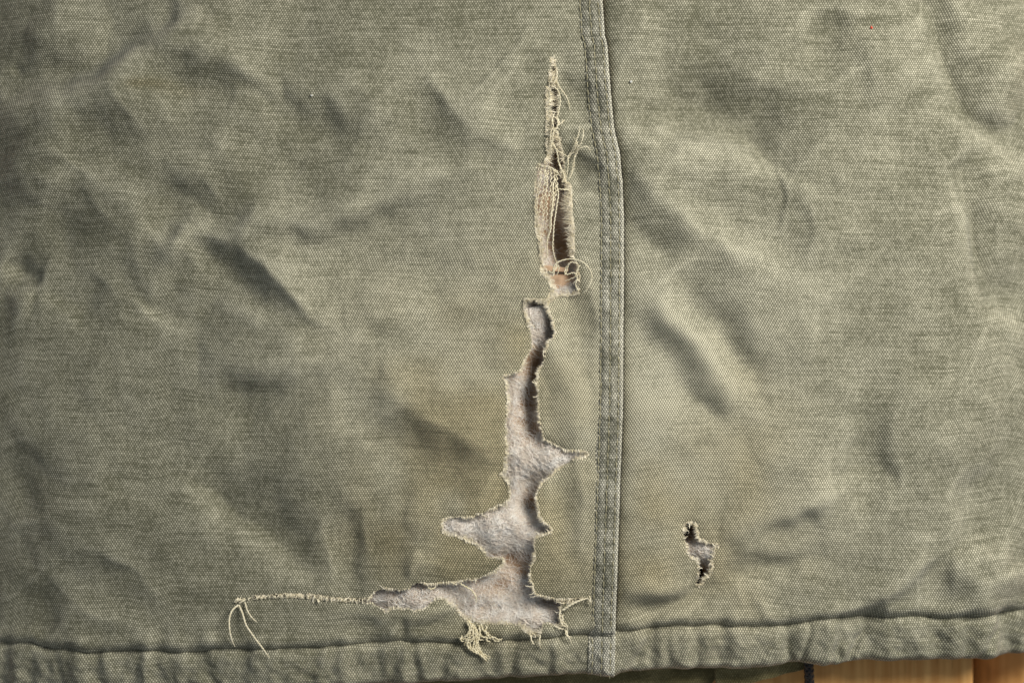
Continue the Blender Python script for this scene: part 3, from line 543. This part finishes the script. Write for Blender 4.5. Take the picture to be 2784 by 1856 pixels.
# ------------------------------------------------------------------ frayed edges
LONG = [(1485,300,40,150,2.3),(1550,560,24,90,2.8),(1560,640,24,60,1.7),(1470,640,30,60,1.7),(1478,730,30,60,1.6),(1535,390,30,60,1.5),(1505,800,40,24,1.6),(1450,825,40,20,1.1),(1940,1500,26,40,1.7),(1890,1430,30,20,1.4),(1300,1700,60,22,2.0),(1450,1715,40,24,2.2),(1230,1490,120,60,1.2),(760,1624,160,20,1.3)]
def grad_hole(x, y):
    x = np.asarray(x, float); y = np.asarray(y, float); e = 3.0
    a = hole_field(x+e, y)-hole_field(x-e, y); b = hole_field(x, y+e)-hole_field(x, y-e); n = np.hypot(a, b)+1e-6
    return a/n, b/n
def fringe(cuts, owner, zf, name, seed):
    r = random.Random(seed); A = np.array([c[0] for c in cuts]); B = np.array([c[1] for c in cuts]); mid = (A+B)/2
    keep = np.abs(hole_field(mid[:,0], mid[:,1])) < 3.5; A, B, mid = A[keep], B[keep], mid[keep]
    L = np.hypot(*(B-A).T); gxx, gyy = grad_hole(mid[:,0], mid[:,1]); mult = 0.95+0.8*gsum(mid[:,0], mid[:,1], [(a,b,c,d,e-1) for a, b, c, d, e in LONG])
    zz = zf(mid[:,0], mid[:,1]); fine, fr, stub, sr = [], [], [], []
    acc = 0.0; vary = np.clip(0.75+0.9*vnoise(mid[:,0], mid[:,1], 26, 77), 0.1, 1.7)
    for i in range(len(mid)):
        dirty = 0
        k = L[i]*1.5*(0.25+0.9*mult[i]*vary[i]); k = int(k)+(r.random() < k-int(k))
        for _ in range(k):                                                # single hairs
            t = r.random(); x, y = A[i]+(B[i]-A[i])*t; gx_, gy_ = gxx[i], gyy[i]
            a = math.atan2(gy_, gx_)+r.gauss(0, 0.45); ln = r.uniform(3, 12)*mult[i]*(0.5+0.6*vary[i]); x -= gx_*r.uniform(1, 6); y -= gy_*r.uniform(1, 6)
            z = zz[i]+0.0002; P = []; cu = r.gauss(0, 0.5); dz = r.uniform(-0.9, 0.35)
            for s in range(5):
                f = s/4; P.append(W(x, y, z+dz*0.0013*f*f*min(mult[i], 1.6)+0.0002*math.sin(3*f))); x += math.cos(a)*ln/4; y += math.sin(a)*ln/4; a += cu/4
            fine.append(P); fr.append(r.uniform(0.25, 0.55)/PM)
        acc += L[i]
        if acc > r.uniform(4.2, 7.5)/max(0.4, vary[i]**0.5):                                     # cut yarn ends, one per yarn
            acc = 0; x, y = mid[i]; gx_, gy_ = gxx[i], gyy[i]
            if abs(gx_) > abs(gy_)*0.9: a = 0 if gx_ > 0 else math.pi
            else: a = math.pi/2 if gy_ > 0 else -math.pi/2
            a += r.gauss(0, 0.22); ln = r.uniform(1.5, 7.0)*(0.5+0.5*mult[i])*vary[i]; x -= math.cos(a)*4; y -= math.sin(a)*4; P = []
            dz = r.uniform(-1, 0.3)
            for s in range(4):
                f = s/3; P.append(W(x, y, zz[i]+0.00028+0.0008*dz*f*f)); x += math.cos(a)*(ln+4)/3; y += math.sin(a)*(ln+4)/3; a += r.gauss(0, .12)
            stub.append(P); sr.append(r.uniform(1.1, 1.9)/PM)
    V, F = tubes(fine, fr, 3); o = link('frayed_fibres', mesh_from('frayed_fibres', V, F4=F), None, M_FRAY); o['kind'] = 'stuff'; under(o, owner)
    V, F = tubes(stub, sr, 5); o = link('cut_yarn_ends', mesh_from('cut_yarn_ends', V, F4=F), None, M_FRAY); o['kind'] = 'stuff'; under(o, owner)
def fuzz(line, length, dirx, n, owner, zf, spread=0.35, seed=8):
    r = random.Random(seed); P = [p for p in spline(line, n) if float(vnoise(np.array([p[0]]), np.array([p[1]]), 16, 151)[0]) > -0.25]; paths, rad = [], []
    for x, y in P:
        x += r.gauss(0, 1.6); ln = length*r.uniform(0.2, 1.25); a = dirx+r.gauss(0, spread*1.7); z = float(zf(np.array([x]), np.array([y]))[0])+r.uniform(0.0002, 0.0009); Q = []; c = r.gauss(0, 0.7)
        for k in range(5): Q.append(W(x, y, z-0.0006*(k/4)**2*r.random())); x += math.cos(a)*ln/4; y += math.sin(a)*ln/4; a += c/4
        paths.append(Q); rad.append(r.uniform(0.35, 0.8)/PM)
    V, F = tubes(paths, rad, 3); o = link('frayed_fibres', mesh_from('frayed_fibres', V, F4=F), None, M_FRAY); o['kind'] = 'stuff'; under(o, owner)
fuzz([(1496,156),(1494,190),(1491,225),(1484,240),(1484,300),(1484,360),(1484,420),(1481,440)], 20, 0.1, 420, left, Hs)
fuzz([(1553,498),(1552,540),(1554,580),(1556,610),(1559,650),(1561,690)], 24, 3.1, 200, left, Hs, 0.5, 9)
fuzz([(1459,600),(1466,650),(1472,700),(1476,745),(1490,757),(1500,775),(1500,800),(1488,815)], 18, 0.1, 300, left, Hs, 0.6, 10)
fuzz([(1523,350),(1524,385),(1532,420),(1538,470)], 16, 3.1, 120, left, Hs, 0.4, 11)
fuzz([(1424,815),(1426,850),(1434,880),(1442,915)], 13, 0.1, 90, left, Hs, 0.5, 12)
fuzz([(1945,1478),(1944,1500),(1940,1525),(1938,1545)], 16, 3.1, 70, right, Hs, 0.5, 13)
fuzz([(1508,806),(1530,804),(1555,804),(1572,800)], 15, -1.57, 110, left, Hs, 0.4, 14)
fuzz([(1424,812),(1450,811),(1488,813)], 13, 1.57, 90, left, Hs, 0.4, 15)
fringe(cutsL, left, z_left, 'fray', 3); fringe(cutsR, right, z_right, 'fray', 4)
# ------------------------------------------------------------------ single loose threads, each traced
def thread(pts, rad=1.7, zlo=0.0007, zarc=0.0012, crimp=1.0, mat=None, owner=None, wl=8.5, hairs=1.0):
    P2 = np.array(pts, float); Ln = np.hypot(*(P2[1:]-P2[:-1]).T).sum(); n = max(10, int(Ln/2.1)); C = spline(pts, n)
    T = np.gradient(C, axis=0); T /= np.linalg.norm(T, axis=1)[:, None]+1e-9; N = np.stack([-T[:,1], T[:,0]], 1)
    s = np.linspace(0, Ln, n); ph = random.uniform(0, 6)
    C = C+N*(crimp*np.sin(2*math.pi*s/wl+ph)+0.9*crimp*vnoise(s, s*0+ph*9, 22, 7))[:, None]
    z = Hs(C[:,0], C[:,1])+zlo+zarc*np.sin(math.pi*s/Ln)+0.00012*crimp*np.cos(2*math.pi*s/wl+ph)
    V, F = tubes([np.stack([(C[:,0]-1392)/PM, (928-C[:,1])/PM, z], 1)], [rad/PM], 6)
    # a few hairs standing off the yarn
    hp, hr = [], []
    for k in range(int(Ln/5*hairs)+1):
        i = random.randrange(n); a = random.uniform(0, 6.28); ln = random.uniform(3, 7); x, y = C[i]
        hp.append([W(x+math.cos(a)*ln*f, y+math.sin(a)*ln*f, z[i]+0.0003*f) for f in (0, .5, 1)]); hr.append(0.3/PM)
    if hp:
        V2, F2 = tubes(hp, hr, 3); F = np.concatenate([F, F2+len(V)]); V = np.concatenate([V, V2])
    return under(link('loose_thread', mesh_from('loose_thread', V, F4=F), None, mat or M_THREAD), owner or left)
for p in ([(640,480),(680,550),(740,630),(770,690),(785,770)], [(575,520),(640,555),(670,610),(675,700),(660,800),(640,860)], [(640,350),(640,430),(610,490),(580,520)],
          [(640,850),(665,920),(620,990),(600,1050),(605,1150),(650,1210),(720,1250),(760,1275)], [(720,885),(690,920),(650,950),(620,980)], [(590,880),(600,960),(580,1010),(570,1080),(580,1180)],
          [(610,820),(590,900),(605,980),(600,1060)], [(560,510),(600,440),(620,400)], [(620,860),(650,900),(640,980),(600,1040)], [(575,1060),(590,1120),(575,1190),(585,1260)], [(610,1150),(640,1230),(660,1330),(690,1420),(715,1490)]):
    thread(R1(p), 1.6)
for p in ([(760,1275),(820,1190),(850,1110),(875,1030),(885,950)], [(760,1280),(850,1180),(890,1160),(920,1080),(925,1010),(910,980)], [(760,1280),(860,1210),(930,1180),(975,1185),(1005,1220)],
          [(760,1280),(760,1360),(755,1440),(740,1520)], [(850,1200),(820,1330),(800,1450),(760,1520)], [(820,1080),(850,1120),(860,1200),(810,1290)], [(870,1210),(830,1300),(825,1390),(790,1470)], [(770,1290),(835,1190),(845,1130),(820,1070)]):
    thread(R1(p), 1.35, 0.0012, 0.0016, owner=seam if False else left)
for i, o_ in enumerate((0, 19, 48, 70, 101, 118, 150, 168, 196)):         # the ladder of warp yarns left standing
    j = lambda: random.uniform(-13, 13)
    thread(R2([(440+o_*1.05, 108+o_*.28), (456+o_*.97+j(), 220+j()), (438+o_*1.05+j(), 380+j()), (418+o_+j(), 520+j()), (420+o_*.9+j(), 630+o_*.3), (414+o_*.68+j()*.5, 770+o_*.8)]), random.uniform(1.05, 1.5), 0.0003, random.uniform(0.0004, 0.0016), random.uniform(1.6, 2.6), wl=random.uniform(11, 17), hairs=0.08)
for p in ([(445,105),(490,130),(560,135),(620,170),(650,195),(690,245)], [(640,330),(655,420),(640,560),(620,700),(605,850),(600,1000),(620,1100),(645,1160)], [(600,300),(600,450),(590,560),(580,660),(575,800),(540,900),(535,1000),(540,1080),(520,1120)],
          [(555,1245),(590,1265),(640,1210),(660,1190),(655,1250),(635,1290)], [(790,1140),(740,1200),(725,1270),(760,1280),(800,1265),(840,1270),(840,1300),(780,1330),(730,1345)], [(880,1180),(850,1250),(855,1320),(840,1390),(870,1450),(885,1490)],
          [(740,1280),(760,1190),(800,1150),(870,1170)], [(650,60),(690,150),(720,230),(700,290)], [(660,370),(720,378),(790,372)], [(600,1300),(640,1180),(660,1150)]):
    thread(R2(p), 1.7)
thread(R2([(600,1240),(620,1180),(680,1140),(770,1120),(860,1130),(930,1165),(985,1230),(1010,1310),(980,1400),(930,1470),(900,1495)]), 1.8, 0.0012, 0.003, 0.5)
thread(R3([(575,1015),(610,1030),(620,1065)]), 2.0)
thread(R5([(980,440),(1040,480),(1110,520),(1150,580),(1155,640)]), 2.2, -0.001, 0.0004, 1.1, M_DIRTY)
thread(R5([(1950,700),(2020,650),(2100,610),(2170,590)]), 3.2, 0.0008, 0.0006, 0.8)
for p in ([(2190,570),(2200,600),(2190,650)], [(2170,590),(2200,610),(2205,640)], [(1925,690),(1920,760),(1945,830),(1980,850),(1960,880)], [(1985,880),(1990,920),(2010,960),(2025,985)], [(1970,880),(1985,930),(2030,945)], [(1880,845),(1920,860),(1965,875)], [(1650,930),(1670,990),(1690,1010)], [(1740,920),(1735,990),(1742,1050)], [(1720,960),(1728,1000),(1730,1030)], [(1945,740),(1950,800),(1985,840),(1990,890)]):
    thread(R5(p), 2.0)
for p in ([(1080,790),(1110,850),(1080,920),(1010,960)], [(1100,800),(1130,870),(1110,930),(1050,960),(1000,950)], [(1120,820),(1150,880),(1140,950),(1070,970),(1050,1020)], [(1060,960),(1080,1020),(1130,1070),(1200,1110),(1250,1160)], [(1160,880),(1170,960),(1150,1030),(1200,1080),(1290,1130)],
          [(1140,860),(1180,930),(1170,1000),(1210,1090),(1270,1150)], [(1090,960),(1110,1030),(1170,1080),(1230,1140),(1255,1165)], [(1200,830),(1220,880),(1250,900),(1290,940)], [(1180,840),(1190,900),(1180,960),(1230,980)], [(1250,850),(1240,900),(1270,940),(1300,980)], [(1260,960),(1320,950),(1360,970),(1400,960)], [(1300,940),(1330,980),(1390,975)], [(720,490),(750,500),(790,480)], [(1070,800),(1095,870),(1060,930),(1030,945)], [(1130,840),(1165,900),(1155,990),(1185,1060),(1240,1120)], [(1150,900),(1140,980),(1130,1040),(1180,1095),(1260,1140)], [(1110,880),(1090,950),(1075,1010),(1110,1060),(1190,1100)], [(1085,830),(1130,900),(1110,980),(1060,1010)], [(1190,860),(1200,930),(1260,950),(1310,960)], [(1270,930),(1250,970),(1290,1000)], [(1030,930),(1015,965),(1050,985)]):
    thread(R5(p), 2.4, 0.0010, 0.0010, 1.3, M_DIRTY)
thread(R6([(390,555),(330,610),(305,700),(310,820),(325,910),(350,1000)]), 2.6, 0.0008, 0.003, 0.3)
thread(R6([(395,560),(440,650),(480,760),(550,860),(620,950),(680,1040),(725,1110)]), 2.6, 0.0008, 0.0025, 0.5)
thread(R6([(460,530),(490,610),(540,690),(585,740)]), 2.2, 0.0008, 0.0012, 0.5)
for p in ([(345,525),(370,500),(400,490)], [(360,530),(395,505),(430,500)], [(400,540),(430,520),(470,500)], [(1230,500),(1240,530),(1250,510)]): thread(R6(p), 2.6, 0.0006, 0.0004, 0.4)
r_ = random.Random(5)
for k in range(44):                                                       # twisted weft ends along the closed slit
    x = 640+k*8.3+r_.uniform(-6, 6); y = float(np.interp(x, [640,700,780,850,900,960,1004], [1629,1623,1618,1621,1627,1632,1630]))
    thread([(x, y+4), (x+r_.uniform(0, 4), y), (x+r_.uniform(-3, 9), y-r_.uniform(1, 8))], r_.uniform(1.2, 2.3), 0.0004, 0.0003, 0.3)
r_ = random.Random(21); NT_ = 0
def stray(cuts, owner, want):                                            # single broken yarns hanging off the torn edges
    n = 0
    for (x, y), _ in r_.sample(cuts, len(cuts)):
        if n >= want: break
        if abs(float(hole_field(np.array([x]), np.array([y]))[0])) > 4: continue
        gx_, gy_ = grad_hole([x], [y]); a = math.atan2(float(gy_[0]), float(gx_[0]))+r_.gauss(0, 0.7); ln = r_.uniform(9, 26); P = [(x-math.cos(a)*4, y-math.sin(a)*4)]
        for k in range(3): P.append((P[-1][0]+math.cos(a)*ln/3, P[-1][1]+math.sin(a)*ln/3)); a += r_.gauss(0, 0.6)
        thread(P, r_.uniform(0.8, 1.5), 0.0003, 0.0006*r_.uniform(-1, 1), 0.7, M_FRAY, owner); n += 1

stray(cutsL, left, 75); stray(cutsR, right, 14)
# ------------------------------------------------------------------ drawcord
cx, cy = 2197, 1800; paths = []
for fam in (1, -1):
    for k in range(5):
        P = []
        for t in np.linspace(0, 1, 70):
            a = fam*(t*14+2*math.pi*k/5+0.6*(fam < 0)); r = 9.0+1.6*math.sin(5*fam*a+(0 if fam > 0 else 1.57)); px, py = cx+6*t, cy-30+170*t
            z = -0.008-0.0145*t**1.5; kx = (D-z)/D
            P.append(((px-1392)/PM*kx+math.cos(a)*r/PM, (928-py)/PM*kx, z+math.sin(a)*r/PM))
        paths.append(P)
V, F = tubes(paths, [4.4/PM]*len(paths), 6, False)
cord = under(link('drawcord', mesh_from('drawcord', V, F4=F), None, M_CORD), jacket); cord['label'] = 'black braided drawcord hanging out of the hem'
# ------------------------------------------------------------------ lint on the cloth
def lint(px, py, r, col, label, cat, name):
    ph = [random.uniform(0, 6) for _ in range(3)]; paths = []
    for k in range(5):
        a = random.uniform(0, 6.28); paths.append([W(px+math.cos(a+s)*r*(0.2+0.5*s)*0.8, py+math.sin(a+s)*r*(0.2+.5*s)*.8, float(Hs(px, py))+0.0004+0.0003*math.sin(s*3+k)) for s in np.linspace(0, 1.6, 6)])
    V, F = tubes(paths, [r*0.32/PM]*5, 5); V = V-np.array(W(px, py, float(Hs(px, py))))
    o = link(name, mesh_from(name, V, F4=F), None, plain(name, col, col, 300)); o.location = W(px, py, float(Hs(px, py)))
    o['label'] = label; o['category'] = cat
lint(2371, 74, 5, lin(226,96,76), 'tiny red lint speck on the olive canvas', 'lint', 'red_lint')
lint(1717, 219, 4.5, lin(238,238,234), 'white lint speck beside the felled seam', 'lint', 'white_lint')
lint(851, 264, 4.0, lin(232,232,226), 'white lint speck on the upper torn panel', 'lint', 'white_lint')
